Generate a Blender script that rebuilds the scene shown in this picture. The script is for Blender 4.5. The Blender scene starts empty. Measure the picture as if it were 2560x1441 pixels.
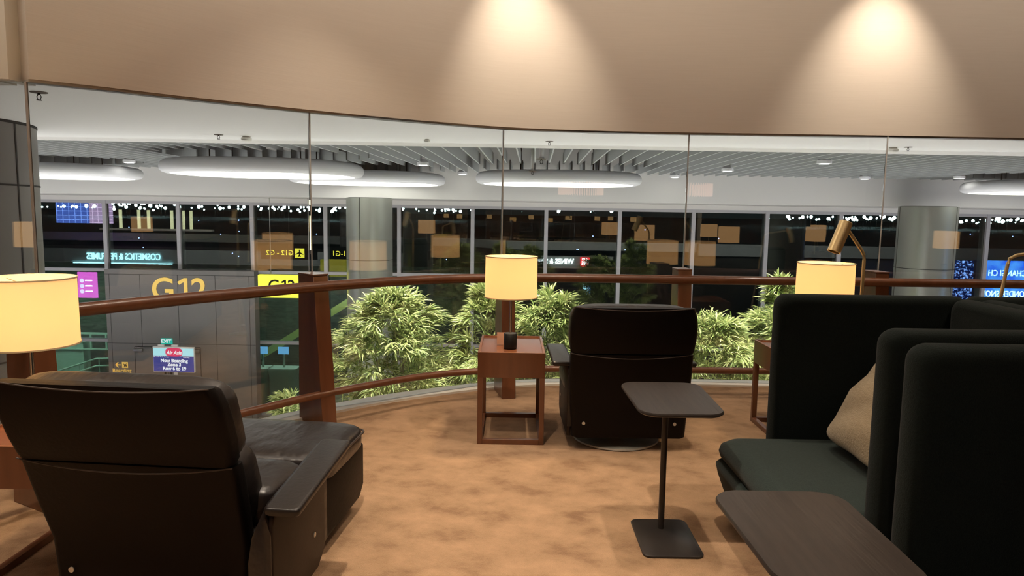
import bpy, bmesh, math, random
from mathutils import Vector, Matrix
random.seed(7)
SC = bpy.context.scene
COL = SC.collection
PI = math.pi

# ------------------------------------------------------------------ helpers
class MB:
    """collects shapes and links them as ONE mesh object"""
    def __init__(s): s.v = []; s.f = []
    def add(s, vs, fs, M=None):
        n = len(s.v)
        for p in vs:
            p = Vector(p)
            s.v.append(tuple(M @ p) if M else tuple(p))
        for f in fs: s.f.append(tuple(i + n for i in f))
        return s
    def box(s, x0, x1, y0, y1, z0, z1, M=None):
        v = [(x0,y0,z0),(x1,y0,z0),(x1,y1,z0),(x0,y1,z0),(x0,y0,z1),(x1,y0,z1),(x1,y1,z1),(x0,y1,z1)]
        f = [(0,3,2,1),(4,5,6,7),(0,1,5,4),(1,2,6,5),(2,3,7,6),(3,0,4,7)]
        return s.add(v, f, M)
    def loft(s, rings, cap=True, closed=True, M=None):
        n = len(rings[0]); vs = [p for r in rings for p in r]; fs = []
        for k in range(len(rings)-1):
            for i in range(n if closed else n-1):
                j = (i+1) % n
                fs.append((k*n+i, k*n+j, (k+1)*n+j, (k+1)*n+i))
        if cap:
            fs.append(tuple(reversed(range(n))))
            fs.append(tuple(range((len(rings)-1)*n, len(rings)*n)))
        return s.add(vs, fs, M)
    def lathe(s, prof, c=(0,0,0), n=32, M=None, cap=True):
        rings = [[(c[0]+r*math.cos(2*PI*i/n), c[1]+r*math.sin(2*PI*i/n), c[2]+z) for i in range(n)] for r, z in prof]
        return s.loft(rings, cap, True, M)
    def cyl(s, c, r, z0, z1, n=24, M=None): return s.lathe([(r,z0),(r,z1)], c, n, M)
    def tube(s, pts, r, n=10, M=None, sx=1.0, cap=True):
        pts = [Vector(p) for p in pts]; rings = []
        up = Vector((0,0,1))
        for i, p in enumerate(pts):
            t = (pts[min(i+1,len(pts)-1)] - pts[max(i-1,0)]).normalized()
            a = t.cross(up)
            if a.length < .1: a = t.cross(Vector((0,1,0)))
            a.normalize(); b = a.cross(t).normalized()
            rr = r[i] if isinstance(r, (list,tuple)) else r
            rings.append([tuple(p + a*rr*sx*math.cos(2*PI*k/n) + b*rr*math.sin(2*PI*k/n)) for k in range(n)])
        return s.loft(rings, cap, True, M)
    def prism(s, poly, z0, z1, M=None):
        n = len(poly)
        return s.loft([[(x,y,z0) for x,y in poly], [(x,y,z1) for x,y in poly]], True, True, M)
    def prism_x(s, poly, x0, x1, M=None):   # poly in (y,z)
        return s.loft([[(x0,y,z) for y,z in poly], [(x1,y,z) for y,z in poly]], True, True, M)
    def build(s, name, mat, parent=None, smooth=False, bevel=0, seg=2, auto=None):
        me = bpy.data.meshes.new(name); me.from_pydata(s.v, [], s.f)
        bm = bmesh.new(); bm.from_mesh(me)
        bmesh.ops.recalc_face_normals(bm, faces=bm.faces)
        if bevel:
            ed = [e for e in bm.edges if len(e.link_faces)==2 and e.calc_face_angle(0) > .5]
            bmesh.ops.bevel(bm, geom=ed, offset=bevel, segments=seg, profile=.5, affect='EDGES', clamp_overlap=True)
        bm.to_mesh(me); bm.free()
        if smooth or bevel:
            for p in me.polygons: p.use_smooth = True
        me.materials.append(mat)
        o = bpy.data.objects.new(name, me); COL.objects.link(o)
        if smooth or bevel:
            a = auto or 40
            try: me.set_sharp_from_angle(angle=math.radians(a))
            except Exception: pass
        if parent: o.parent = parent
        return o

def tag(o, label=None, cat=None, group=None, kind=None):
    if label: o['label'] = label
    if cat: o['category'] = cat
    if group: o['group'] = group
    if kind: o['kind'] = kind
    return o
def thing(name, label, cat, loc=(0,0,0), rz=0, group=None):
    o = bpy.data.objects.new(name, None); COL.objects.link(o)
    o.location = loc; o.rotation_euler = (0,0,rz); o.empty_display_size = .1
    return tag(o, label, cat, group)
def copy_tree(o, parent=None):
    c = o.copy(); COL.objects.link(c); c.parent = parent
    for ch in list(o.children): copy_tree(ch, c)
    return c
def struct(o): o['kind'] = 'structure'; return o

def catmull(P, n=8):
    out = []
    P = [Vector(p) for p in P]
    for i in range(len(P)-1):
        p0 = P[i-1] if i else 2*P[0]-P[1]; p1, p2 = P[i], P[i+1]
        p3 = P[i+2] if i+2 < len(P) else 2*P[-1]-P[-2]
        for k in range(n):
            t = k/n
            out.append(.5*((2*p1)+(p2-p0)*t+(2*p0-5*p1+4*p2-p3)*t*t+(3*p1-p0-3*p2+p3)*t**3))
    out.append(P[-1]); return out
def offset(curve, d):   # curve of 2D vectors, d to the LEFT of travel (+) or right (-)
    out = []
    for i, p in enumerate(curve):
        t = (curve[min(i+1,len(curve)-1)] - curve[max(i-1,0)]).normalized()
        out.append(Vector((p.x - t.y*d, p.y + t.x*d)))
    return out
def superell(a, b, c, e1, e2, nu=28, nv=14, pinch=0):
    vs = []; fs = []
    sg = lambda v, e: math.copysign(abs(v)**e, v)
    for j in range(1, nv):
        ph = -PI/2 + PI*j/nv
        for i in range(nu):
            th = 2*PI*i/nu
            x = sg(math.cos(ph), e1)*sg(math.cos(th), e2); y = sg(math.cos(ph), e1)*sg(math.sin(th), e2); z = sg(math.sin(ph), e1)
            if pinch:
                k = 1 - pinch*(1-min(1,abs(x*y)))*.12*0 ; z *= 1 - pinch*abs(x*y)
            vs.append((a*x, b*y, c*z))
    n0 = len(vs); vs += [(0,0,-c), (0,0,c)]
    for j in range(nv-2):
        for i in range(nu):
            k = (i+1) % nu; fs.append((j*nu+i, j*nu+k, (j+1)*nu+k, (j+1)*nu+i))
    for i in range(nu):
        k = (i+1) % nu
        fs.append((n0, k, i)); fs.append((n0+1, (nv-2)*nu+i, (nv-2)*nu+k))
    return vs, fs
def rrect(x0, x1, y0, y1, r, n=6):
    out = []
    for cx, cy, a in ((x1-r,y1-r,0),(x0+r,y1-r,PI/2),(x0+r,y0+r,PI),(x1-r,y0+r,1.5*PI)):
        for k in range(n+1):
            t = a + PI/2*k/n; out.append((cx+r*math.cos(t), cy+r*math.sin(t)))
    return out
def text_obj(name, s, size, mat, parent, loc, rot=(PI/2,0,0), depth=.004, bold=.0, align='CENTER', sx=1.0, spacing=1.0, shear=0):
    cu = bpy.data.curves.new('lettering', 'FONT'); cu.body = s; cu.size = size; cu.extrude = depth
    cu.align_x = align; cu.align_y = 'CENTER'; cu.offset = bold; cu.space_character = spacing; cu.shear = shear
    cu.resolution_u = 4
    t = bpy.data.objects.new('lettering_tmp', cu); COL.objects.link(t)
    bpy.context.view_layer.update()
    me = bpy.data.meshes.new_from_object(t.evaluated_get(bpy.context.evaluated_depsgraph_get()))
    bpy.data.objects.remove(t); bpy.data.curves.remove(cu)
    me.name = name; me.materials.clear(); me.materials.append(mat)
    M = Matrix.Translation(loc) @ Matrix.Rotation(rot[2],4,'Z') @ Matrix.Rotation(rot[1],4,'Y') @ Matrix.Rotation(rot[0],4,'X') @ Matrix.Diagonal((sx,1,1,1))
    me.transform(M)
    o = bpy.data.objects.new(name, me); COL.objects.link(o)
    if parent: o.parent = parent
    return o

# ------------------------------------------------------------------ materials
def newmat(name):
    m = bpy.data.materials.new(name); m.use_nodes = True
    nt = m.node_tree; nt.nodes.clear()
    out = nt.nodes.new('ShaderNodeOutputMaterial')
    return m, nt, out
def L(nt, a, ai, b, bi): nt.links.new(a.outputs[ai], b.inputs[bi])
def pbr(name, col, rough=.5, metal=0, col2=None, scale=(10,10,10), bump=0, bscale=None, spec=.5, sheen=0, coat=0, detail=4, dist=0, trans=0, emis=None, estr=0, lo=.35, hi=.65):
    m, nt, out = newmat(name)
    b = nt.nodes.new('ShaderNodeBsdfPrincipled'); L(nt, b, 0, out, 0)
    b.inputs['Base Color'].default_value = (*col, 1); b.inputs['Roughness'].default_value = rough
    b.inputs['Metallic'].default_value = metal; b.inputs['Specular IOR Level'].default_value = spec
    if sheen: b.inputs['Sheen Weight'].default_value = sheen; b.inputs['Sheen Roughness'].default_value = .5
    if coat: b.inputs['Coat Weight'].default_value = coat; b.inputs['Coat Roughness'].default_value = .12
    if emis: b.inputs['Emission Color'].default_value = (*emis,1); b.inputs['Emission Strength'].default_value = estr
    if col2 or bump:
        tc = nt.nodes.new('ShaderNodeTexCoord')
        if col2:
            mp = nt.nodes.new('ShaderNodeMapping'); mp.inputs['Scale'].default_value = scale; L(nt, tc, 'Object', mp, 0)
            nz = nt.nodes.new('ShaderNodeTexNoise'); nz.inputs['Scale'].default_value = 1; nz.inputs['Detail'].default_value = detail
            nz.inputs['Distortion'].default_value = dist; L(nt, mp, 0, nz, 'Vector')
            cr = nt.nodes.new('ShaderNodeValToRGB'); cr.color_ramp.elements[0].position = lo; cr.color_ramp.elements[1].position = hi
            cr.color_ramp.elements[0].color = (*col,1); cr.color_ramp.elements[1].color = (*col2,1)
            L(nt, nz, 'Fac', cr, 0); L(nt, cr, 0, b, 'Base Color')
        if bump:
            mp2 = nt.nodes.new('ShaderNodeMapping'); mp2.inputs['Scale'].default_value = bscale or scale; L(nt, tc, 'Object', mp2, 0)
            n2 = nt.nodes.new('ShaderNodeTexNoise'); n2.inputs['Scale'].default_value = 1; n2.inputs['Detail'].default_value = 3; L(nt, mp2, 0, n2, 'Vector')
            bp = nt.nodes.new('ShaderNodeBump'); bp.inputs['Strength'].default_value = bump; bp.inputs['Distance'].default_value = .01
            L(nt, n2, 'Fac', bp, 'Height'); L(nt, bp, 0, b, 'Normal')
    return m
def emit(name, col, st):
    m, nt, out = newmat(name); e = nt.nodes.new('ShaderNodeEmission')
    e.inputs[0].default_value = (*col,1); e.inputs[1].default_value = st; L(nt, e, 0, out, 0); return m
def glass(name, refl, tint=(1,1,1), ior=1.5, rough=0.0):
    """thin architectural pane: see-through with a fresnel mirror coat scaled by refl"""
    m, nt, out = newmat(name)
    t = nt.nodes.new('ShaderNodeBsdfTransparent'); t.inputs[0].default_value = (*tint,1)
    g = nt.nodes.new('ShaderNodeBsdfGlossy'); g.inputs['Roughness'].default_value = rough
    fr = nt.nodes.new('ShaderNodeFresnel'); fr.inputs[0].default_value = ior
    mu = nt.nodes.new('ShaderNodeMath'); mu.operation = 'MULTIPLY'; mu.inputs[1].default_value = refl; mu.use_clamp = True
    mx = nt.nodes.new('ShaderNodeMixShader')
    L(nt, fr, 0, mu, 0); L(nt, mu, 0, mx, 0); L(nt, t, 0, mx, 1); L(nt, g, 0, mx, 2); L(nt, mx, 0, out, 0)
    return m

M = {}
M['wall'] = pbr('soffit_fabric', (.61,.54,.46), .75, col2=(.625,.555,.475), scale=(3,3,90), detail=2, bump=.05, bscale=(4,4,200))
M['wallside'] = pbr('pale_board', (.72,.66,.56), .7)
M['white'] = pbr('white_paint', (.74,.72,.69), .6)
M['ceil_white'] = pbr('white_plasterboard', (.76,.74,.71), .7)
M['room'] = pbr('lounge_wall', (.30,.22,.15), .8)
M['kerb'] = pbr('cream_kerb', (.84,.79,.69), .5)
M['wood'] = pbr('mahogany', (.132,.048,.021), .30, col2=(.172,.065,.029), scale=(14,14,1.6), detail=5, spec=.5, coat=.25)
M['woodx'] = pbr('mahogany_top', (.11,.036,.016), .26, col2=(.145,.048,.021), scale=(16,2.0,16), detail=5, spec=.6, coat=.4)
M['leather'] = pbr('dark_leather', (.0042,.0025,.002), .50, bump=.10, bscale=(70,70,70), spec=.16)
M['leather_soft'] = pbr('creased_leather', (.012,.0085,.0075), .34, bump=1.0, bscale=(11,6,11), spec=.55)
M['leather_side'] = pbr('side_leather', (.013,.006,.0035), .5, bump=.04, bscale=(80,80,80), spec=.3)
M['piping'] = pbr('piping_leather', (.05,.036,.03), .35)
M['steel'] = pbr('brushed_steel', (.62,.60,.56), .35, 1)
M['chrome'] = pbr('polished_chrome', (.8,.78,.74), .12, 1)
M['brass'] = pbr('satin_brass', (.92,.74,.40), .30, .8)
M['blackbase'] = pbr('black_enamel', (.008,.008,.009), .4)
M['tabletop'] = pbr('dark_oak', (.024,.018,.015), .40, col2=(.036,.027,.022), scale=(40,3,40), detail=6, bump=.12, bscale=(90,6,90), spec=.28)
M['tablemetal'] = pbr('bronze_metal', (.030,.024,.021), .38, .3)
M['green'] = pbr('green_wool_shaded', (.0045,.0072,.0062), .95, col2=(.0065,.010,.0088), scale=(160,160,160), detail=2, bump=.3, bscale=(260,260,260), spec=.15, sheen=.03)  # sofa wool with the shade on the wings put into its colour
M['greenseat'] = pbr('green_wool_lit', (.014,.022,.019), .95, col2=(.021,.031,.027), scale=(160,160,160), detail=2, bump=.3, bscale=(260,260,260), spec=.15, sheen=.1)  # same sofa wool, lightened where light reaches the seat
M['cushion'] = pbr('taupe_linen', (.25,.185,.105), .9, col2=(.31,.235,.14), scale=(20,20,160), detail=3, bump=.4, bscale=(120,120,120), sheen=.2)
M['grey_clad'] = pbr('grey_cladding', (.165,.15,.135), .45, .2)
M['gatewall'] = pbr('gate_grey_panel', (.235,.22,.21), .5)
M['gap'] = pbr('shadow_gap', (.02,.02,.02), .8)
M['col'] = pbr('satin_aluminium', (.42,.43,.38), .38, .75)
M['slat'] = pbr('grey_baffle', (.50,.52,.52), .55)
M['void'] = pbr('plenum', (.09,.08,.07), .9)
M['discrim'] = pbr('disc_rim_white', (.84,.84,.86), .5)
M['disclight'] = emit('disc_diffuser', (1.0,1.0,.90), 2.6)
M['downlight'] = emit('downlight_lens', (1,.98,.9), 14)
M['mullion'] = pbr('grey_mullion', (.46,.45,.47), .5)
M['termfloor'] = pbr('terminal_carpet', (.15,.13,.10), .7, col2=(.34,.31,.25), scale=(.45,2.2,1), detail=5, dist=3.5, lo=.42, hi=.60)
M['yellow'] = pbr('yellow_sign_face', (.9,.86,.05), .5, emis=(.9,.88,.06), estr=.85)
M['gold'] = pbr('gold_paint_glow', (.95,.66,.16), .5, emis=(1,.62,.12), estr=.35)  # emission added to brighten gold paint that has no lamp of its own
M['signblack'] = pbr('sign_black', (.012,.012,.012), .5)
M['yl'] = emit('yellow_glow', (1,.92,.08), 7)
M['whiteglow'] = emit('white_letter_glow', (.85,1,1), 26)
M['cyanglow'] = emit('cyan_letter_glow', (.35,.85,1), 13)
M['redglow'] = emit('red_sign_glow', (1,.03,.04), 9)
M['screenblue'] = emit('screen_blue', (.035,.06,.33), .8)
M['screenwhite'] = emit('screen_white', (.9,.97,1), 1.0)
M['screencyan'] = emit('screen_cyan', (.45,.85,.92), 1.0)
M['screenred'] = emit('screen_red', (.85,.06,.16), .9)
M['exitgreen'] = emit('exit_green', (.03,.50,.38), 1.0)
M['mint'] = pbr('mint_painted_steel', (.55,.78,.66), .5)
M['kiosk'] = pbr('pale_kiosk', (.62,.72,.66), .4)
M['olive'] = pbr('olive_handrail', (.55,.60,.20), .5)
M['kioskscreen'] = emit('kiosk_blue_screen', (.22,.50,1.0), 1.2)
M['apron'] = pbr('apron_ground', (.03,.03,.03), .9)
M['flood'] = emit('floodlight_glow', (.70,.95,1), 40)
M['floodwarm'] = emit('floodlight_warm', (1,.9,.65), 45)
M['blueL'] = emit('taxiway_blue', (.2,.3,1), 12)
M['apronyellow'] = emit('apron_yellow', (1,.9,.05), 4)
M['seal'] = pbr('grey_sealant', (.46,.45,.43), .5)
M['glass_lounge'] = glass('lounge_glass', 1.9, (.985,.99,.985), 1.5)
M['glass_facade'] = glass('facade_glass', 2.6, (.80,.88,.85), 1.52)
M['glass_lower'] = glass('facade_glass_green', 1.8, (.72,.86,.79), 1.5)
M['offwhite'] = pbr('detector_plastic', (.75,.73,.66), .5)
M['fascia'] = pbr('shop_fascia', (.50,.52,.50), .6)
M['darkfascia'] = pbr('dark_fascia', (.012,.014,.02), .5)
M['shopin'] = pbr('shop_interior', (.20,.18,.16), .8)
M['stem'] = pbr('bamboo_stem', (.24,.21,.12), .6)
M['card'] = pbr('brown_card', (.26,.13,.09), .6)

def carpet():
    m, nt, out = newmat('plush_carpet')
    b = nt.nodes.new('ShaderNodeBsdfPrincipled'); L(nt, b, 0, out, 0)
    b.inputs['Roughness'].default_value = .95; b.inputs['Specular IOR Level'].default_value = .1
    b.inputs['Sheen Weight'].default_value = .25; b.inputs['Sheen Tint'].default_value = (1,.7,.45,1)
    tc = nt.nodes.new('ShaderNodeTexCoord')
    n1 = nt.nodes.new('ShaderNodeTexNoise'); n1.inputs['Scale'].default_value = 4.6; n1.inputs['Detail'].default_value = 7; n1.inputs['Roughness'].default_value = .62; n1.inputs['Distortion'].default_value = .12
    mp = nt.nodes.new('ShaderNodeMapping'); mp.inputs['Scale'].default_value = (1,1.25,1); mp.inputs['Rotation'].default_value = (0,0,.5)
    L(nt, tc, 'Object', mp, 0); L(nt, mp, 0, n1, 'Vector')
    n2 = nt.nodes.new('ShaderNodeTexNoise'); n2.inputs['Scale'].default_value = 190; n2.inputs['Detail'].default_value = 2; L(nt, tc, 'Object', n2, 'Vector')
    cr = nt.nodes.new('ShaderNodeValToRGB'); e = cr.color_ramp.elements
    e[0].position = .33; e[0].color = (.29,.162,.092,1); e[1].position = .68; e[1].color = (.57,.35,.205,1)
    x = cr.color_ramp.elements.new(.47); x.color = (.44,.27,.155,1)
    L(nt, n1, 'Fac', cr, 0)
    mx = nt.nodes.new('ShaderNodeMixRGB'); mx.blend_type = 'MULTIPLY'; mx.inputs[0].default_value = .45
    cr2 = nt.nodes.new('ShaderNodeValToRGB'); cr2.color_ramp.elements[0].position = .25; cr2.color_ramp.elements[0].color = (.55,.55,.55,1)
    L(nt, n2, 'Fac', cr2, 0); L(nt, cr, 0, mx, 1); L(nt, cr2, 0, mx, 2); L(nt, mx, 0, b, 'Base Color')
    ad = nt.nodes.new('ShaderNodeMath'); ad.operation = 'ADD'; mu = nt.nodes.new('ShaderNodeMath'); mu.operation = 'MULTIPLY'; mu.inputs[1].default_value = .35
    L(nt, n2, 'Fac', mu, 0); m3 = nt.nodes.new('ShaderNodeMath'); m3.operation = 'MULTIPLY'; m3.inputs[1].default_value = .10; L(nt, n1, 'Fac', m3, 0); L(nt, m3, 0, ad, 0); L(nt, mu, 0, ad, 1)
    bp = nt.nodes.new('ShaderNodeBump'); bp.inputs['Strength'].default_value = .8; bp.inputs['Distance'].default_value = .02
    L(nt, ad, 0, bp, 'Height'); L(nt, bp, 0, b, 'Normal')
    return m
M['carpet'] = carpet()
def shade_mat():
    m, nt, out = newmat('lamp_shade_fabric')
    d = nt.nodes.new('ShaderNodeBsdfDiffuse'); d.inputs[0].default_value = (.85,.70,.46,1)
    t = nt.nodes.new('ShaderNodeBsdfTranslucent'); t.inputs[0].default_value = (.98,.79,.51,1)
    mx = nt.nodes.new('ShaderNodeMixShader'); mx.inputs[0].default_value = .72
    em = nt.nodes.new('ShaderNodeEmission'); em.inputs[0].default_value = (1,.66,.32,1); em.inputs[1].default_value = .34
    ad = nt.nodes.new('ShaderNodeAddShader')
    L(nt, d, 0, mx, 1); L(nt, t, 0, mx, 2); L(nt, mx, 0, ad, 0); L(nt, em, 0, ad, 1); L(nt, ad, 0, out, 0); return m
M['shade'] = shade_mat()
M['shadein'] = pbr('shade_trim', (.55,.42,.24), .7)
def leaf_mat(name, c1, c2, c3):
    m, nt, out = newmat(name)
    g = nt.nodes.new('ShaderNodeNewGeometry')
    cr = nt.nodes.new('ShaderNodeValToRGB'); e = cr.color_ramp.elements
    e[0].position = 0; e[0].color = (*c1,1); e[1].position = 1; e[1].color = (*c3,1); x = e.new(.5); x.color = (*c2,1)
    L(nt, g, 'Random Per Island', cr, 0)
    d = nt.nodes.new('ShaderNodeBsdfPrincipled'); d.inputs['Roughness'].default_value = .45; L(nt, cr, 0, d, 'Base Color')
    t = nt.nodes.new('ShaderNodeBsdfTranslucent'); L(nt, cr, 0, t, 0)
    mx = nt.nodes.new('ShaderNodeMixShader'); mx.inputs[0].default_value = .35
    L(nt, d, 0, mx, 1); L(nt, t, 0, mx, 2); L(nt, mx, 0, out, 0); return m
M['leaf'] = leaf_mat('bamboo_leaf', (.12,.18,.05), (.34,.41,.14), (.68,.68,.32))

# ------------------------------------------------------------------ camera
cam = bpy.data.cameras.new('camera'); camo = bpy.data.objects.new('camera', cam); COL.objects.link(camo)
F = 1733.; cam.sensor_width = 36; cam.lens = 36*F/2560; cam.clip_start = .05; cam.clip_end = 3000
p = math.radians(6.26); ro = .0158
fwd = Vector((0, math.cos(p), -math.sin(p))); up0 = Vector((0, math.sin(p), math.cos(p))); r0 = Vector((1,0,0))
Rv = r0*math.cos(ro) + up0*math.sin(ro); Uv = up0*math.cos(ro) - r0*math.sin(ro)
mt = Matrix((Rv, Uv, -fwd)).transposed().to_4x4(); mt.translation = (0,0,1.5)
camo.matrix_world = mt; SC.camera = camo

# ------------------------------------------------------------------ glass line
V2 = lambda x, y: Vector((x, y))
JL = [(-9.0,3.66), (-4.2,3.66), (-2.52,3.66), (-1.45,4.99), (-.094,5.93), (1.5,6.068), (3.18,6.018), (4.85,6.07), (9.5,6.1)]
curve_core = catmull([(-2.52,3.66),(-2.3,3.95),(-1.98,4.38),(-1.45,4.97),(-.88,5.45),(-.094,5.88),(.6,6.03),(1.5,6.07),(3.18,6.06),(4.85,6.08),(9.5,6.1)], 8)
full = [V2(-9,3.66), V2(-5,3.66), V2(-3.2,3.66)] + curve_core
def zs(x):  # underside of the soffit
    t = max(0, min(1, (x+2.52)/2.0)); return 2.135 + .062*(t*(2-t))
# lounge floor
inner = offset(full, -.10)
poly = [(q.x, q.y) for q in inner] + [(9.5,-9), (-9,-9)]
struct(MB().prism(poly, -.10, 0).build('floor', M['carpet']))
# kerb
o1 = offset(full, -.10); o2 = offset(full, .09)
rings = [[(a.x,a.y,-.12),(a.x,a.y,.018),(b.x,b.y,.018),(b.x,b.y,-.12)] for a, b in zip(o1, o2)]
struct(MB().loft(rings).build('trim_1', M['kerb']))
# soffit
i1 = offset(curve_core, -.05); i2 = offset(curve_core, .09)
rings = [[(a.x,a.y,zs(a.x)),(a.x,a.y,3.92),(b.x,b.y,3.92),(b.x,b.y,zs(a.x))] for a, b in zip(i1, i2)]
struct(MB().loft(rings).build('wall_front', M['wall'], smooth=True, auto=30))
# pale end board of the soffit + pale soffit left of it
e0, e1 = i1[0], i2[0]
struct(MB().box(-2.625,-2.565,3.60,3.80,2.13,3.92).build('trim_2', M['wallside']))
struct(MB().box(-9,-2.665,3.66,3.80,2.13,3.92).build('wall_left', M['wallside']))
# metal channel under the soffit
rings = [[(a.x,a.y,zs(a.x)-.012),(a.x,a.y,zs(a.x)),(b.x,b.y,zs(a.x)),(b.x,b.y,zs(a.x)-.012)] for a, b in zip(offset(curve_core,-.035), offset(curve_core,.05))]
struct(MB().loft(rings).build('trim_3', M['seal']))
# glass panes
for k in range(len(JL)-1):
    a, b = V2(*JL[k]), V2(*JL[k+1]); t = (b-a).normalized(); n = V2(-t.y, t.x)
    a2, b2 = a + t*.006, b - t*.006
    za, zb = zs(a.x)-.008, zs(b.x)-.008
    pts = [[(a2.x-n.x*.006, a2.y-n.y*.006, .016), (a2.x+n.x*.006, a2.y+n.y*.006, .016), (a2.x+n.x*.006, a2.y+n.y*.006, za), (a2.x-n.x*.006, a2.y-n.y*.006, za)],
           [(b2.x-n.x*.006, b2.y-n.y*.006, .016), (b2.x+n.x*.006, b2.y+n.y*.006, .016), (b2.x+n.x*.006, b2.y+n.y*.006, zb), (b2.x-n.x*.006, b2.y-n.y*.006, zb)]]
    w = struct(MB().loft(pts).build('window_%d' % (k+1), M['glass_lounge']))
    MB().box(-.005,.005,-.007,.007,.016,zb, Matrix.Translation((b.x,b.y,0)) @ Matrix.Rotation(math.atan2(t.y,t.x),4,'Z')).build('sealant_joint', M['seal'], w)

# room behind the camera
struct(MB().box(-9,9.5,-9.2,-9,0,3.92).build('wall_back', M['room']))
struct(MB().box(-9.2,-9,-9.2,3.7,0,3.92).build('wall_leftmost', M['room']))
struct(MB().box(9.5,9.7,-9.2,6.2,0,3.92).build('wall_right', M['room']))
polyc = [(q.x,q.y) for q in offset(full,.05)] + [(9.7,-9.2),(-9.2,-9.2)]
struct(MB().prism(polyc, 3.92, 4.0).build('ceiling', M['ceil_white']))

# ------------------------------------------------------------------ balustrade
RC = catmull([(-2.75,2.35),(-2.52,2.85),(-2.25,3.38),(-1.93,3.90),(-1.62,4.33),(-1.31,4.72),(-.75,5.24),(-.25,5.49),(.40,5.62),(1.41,5.64),(2.02,5.65),(3.05,5.69),(4.2,5.70),(6.0,5.7),(8.0,5.7)], 8)
rl = thing('handrail', 'curved reddish mahogany handrail running across the lounge in front of the glass', 'handrail', (0,5,0.97))
rl.location = (0,0,0)
h = MB().tube([(q.x,q.y,.972) for q in RC], .036, 14, sx=1.15).build('top_rail', M['wood'], rl, smooth=True)
lw = thing('lower_rail', 'round mahogany rail near the carpet, below the long handrail', 'rail')
MB().tube([(q.x,q.y,.232) for q in offset(RC,-.055)], .026, 14).build('rail_bar', M['wood'], lw, smooth=True)
def near_on(c, x):
    i = min(range(len(c)), key=lambda k: abs(c[k].x-x)); t = (c[min(i+1,len(c)-1)]-c[max(i-1,0)]).normalized(); return c[i], t
def post(x, label, dw=.13):
    q, t = near_on(RC, x); a = math.atan2(t.y, t.x)
    o = thing('rail_post', label, 'post', (q.x,q.y,0), a, 'mahogany posts of the curved railing')
    w = .056; b = [(-w,-.095),(w,-.095),(w,.22),(-w,.22)]; tt = [(-w,-.0),(w,-.0),(w,.20),(-w,.20)]
    MB().loft([[(x_,y_,0) for x_,y_ in b], [(x_,y_,1.045) for x_,y_ in tt]]).build('post_shaft', M['wood'], o, bevel=.003, seg=1)
    MB().box(-w-.002,w+.002,-.002,.202,1.045,1.057).build('post_cap', M['wood'], o, bevel=.002, seg=1)
    return o
post(-2.30, 'mahogany railing post half hidden behind the large lit lamp on the left')
post(-1.285, 'thick tapering mahogany railing post standing left of the first bamboo, the most exposed one')
post(-.06, 'mahogany railing post directly behind the lit lamp on the central side table')
post(1.437, 'mahogany railing post rising just behind the right edge of the central leather recliner')
post(3.06, 'mahogany railing post right of the brass reading lamp, lit bright red on its right face')

# ------------------------------------------------------------------ side tables, lamps
def side_table(loc, label):
    o = thing('side_table', label, 'side table', loc, 0, 'mahogany side tables with open frames')
    W, D, H = .216, .312, .60
    MB().box(-W+.008,W-.008,-D+.008,D-.008,H-.155,H-.012).build('drawer_box', M['wood'], o, bevel=.002, seg=1)
    MB().box(-W+.012,W-.012,-D+.012,D-.012,H-.012,H-.004).build('tabletop', M['woodx'], o)
    m = MB()
    a_, b_ = rrect(-W,W,-D,D,.0015,2), rrect(-W+.014,W-.014,-D+.014,D-.014,.001,2)
    m.loft([[(x,y,H-.158) for x,y in a_],[(x,y,H+.005) for x,y in a_],[(x,y,H+.006) for x,y in b_],[(x,y,H-.158) for x,y in b_],[(x,y,H-.158) for x,y in a_]], cap=False)
    m.build('rim', M['wood'], o, smooth=True, auto=30)
    for sx in (-1,1):
        for sy in (-1,1):
            x0 = sx*W if sx<0 else W-.033; y0 = sy*D if sy<0 else D-.033
            MB().box(x0,x0+.033,y0,y0+.033,0,H-.155).build('leg', M['wood'], o, bevel=.0015, seg=1)
    for sy in (-1,1):
        y0 = -D if sy<0 else D-.033
        MB().box(-W+.033,W-.033,y0,y0+.033,0,.033).build('foot_rail', M['wood'], o, bevel=.0015, seg=1)
    for sx in (-1,1):
        x0 = -W if sx<0 else W-.033
        MB().box(x0,x0+.033,-D+.033,D-.033,0,.033).build('foot_rail', M['wood'], o, bevel=.0015, seg=1)
    return o
side_table((.004,4.667,0), 'mahogany side table with open frame, left of the central leather recliner')
side_table((1.985,4.66,0), 'mahogany side table mostly hidden behind the tall green sofa wing')
side_table((-1.862,2.80,0), 'mahogany side table at the left edge, behind the near leather recliner')

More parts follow.
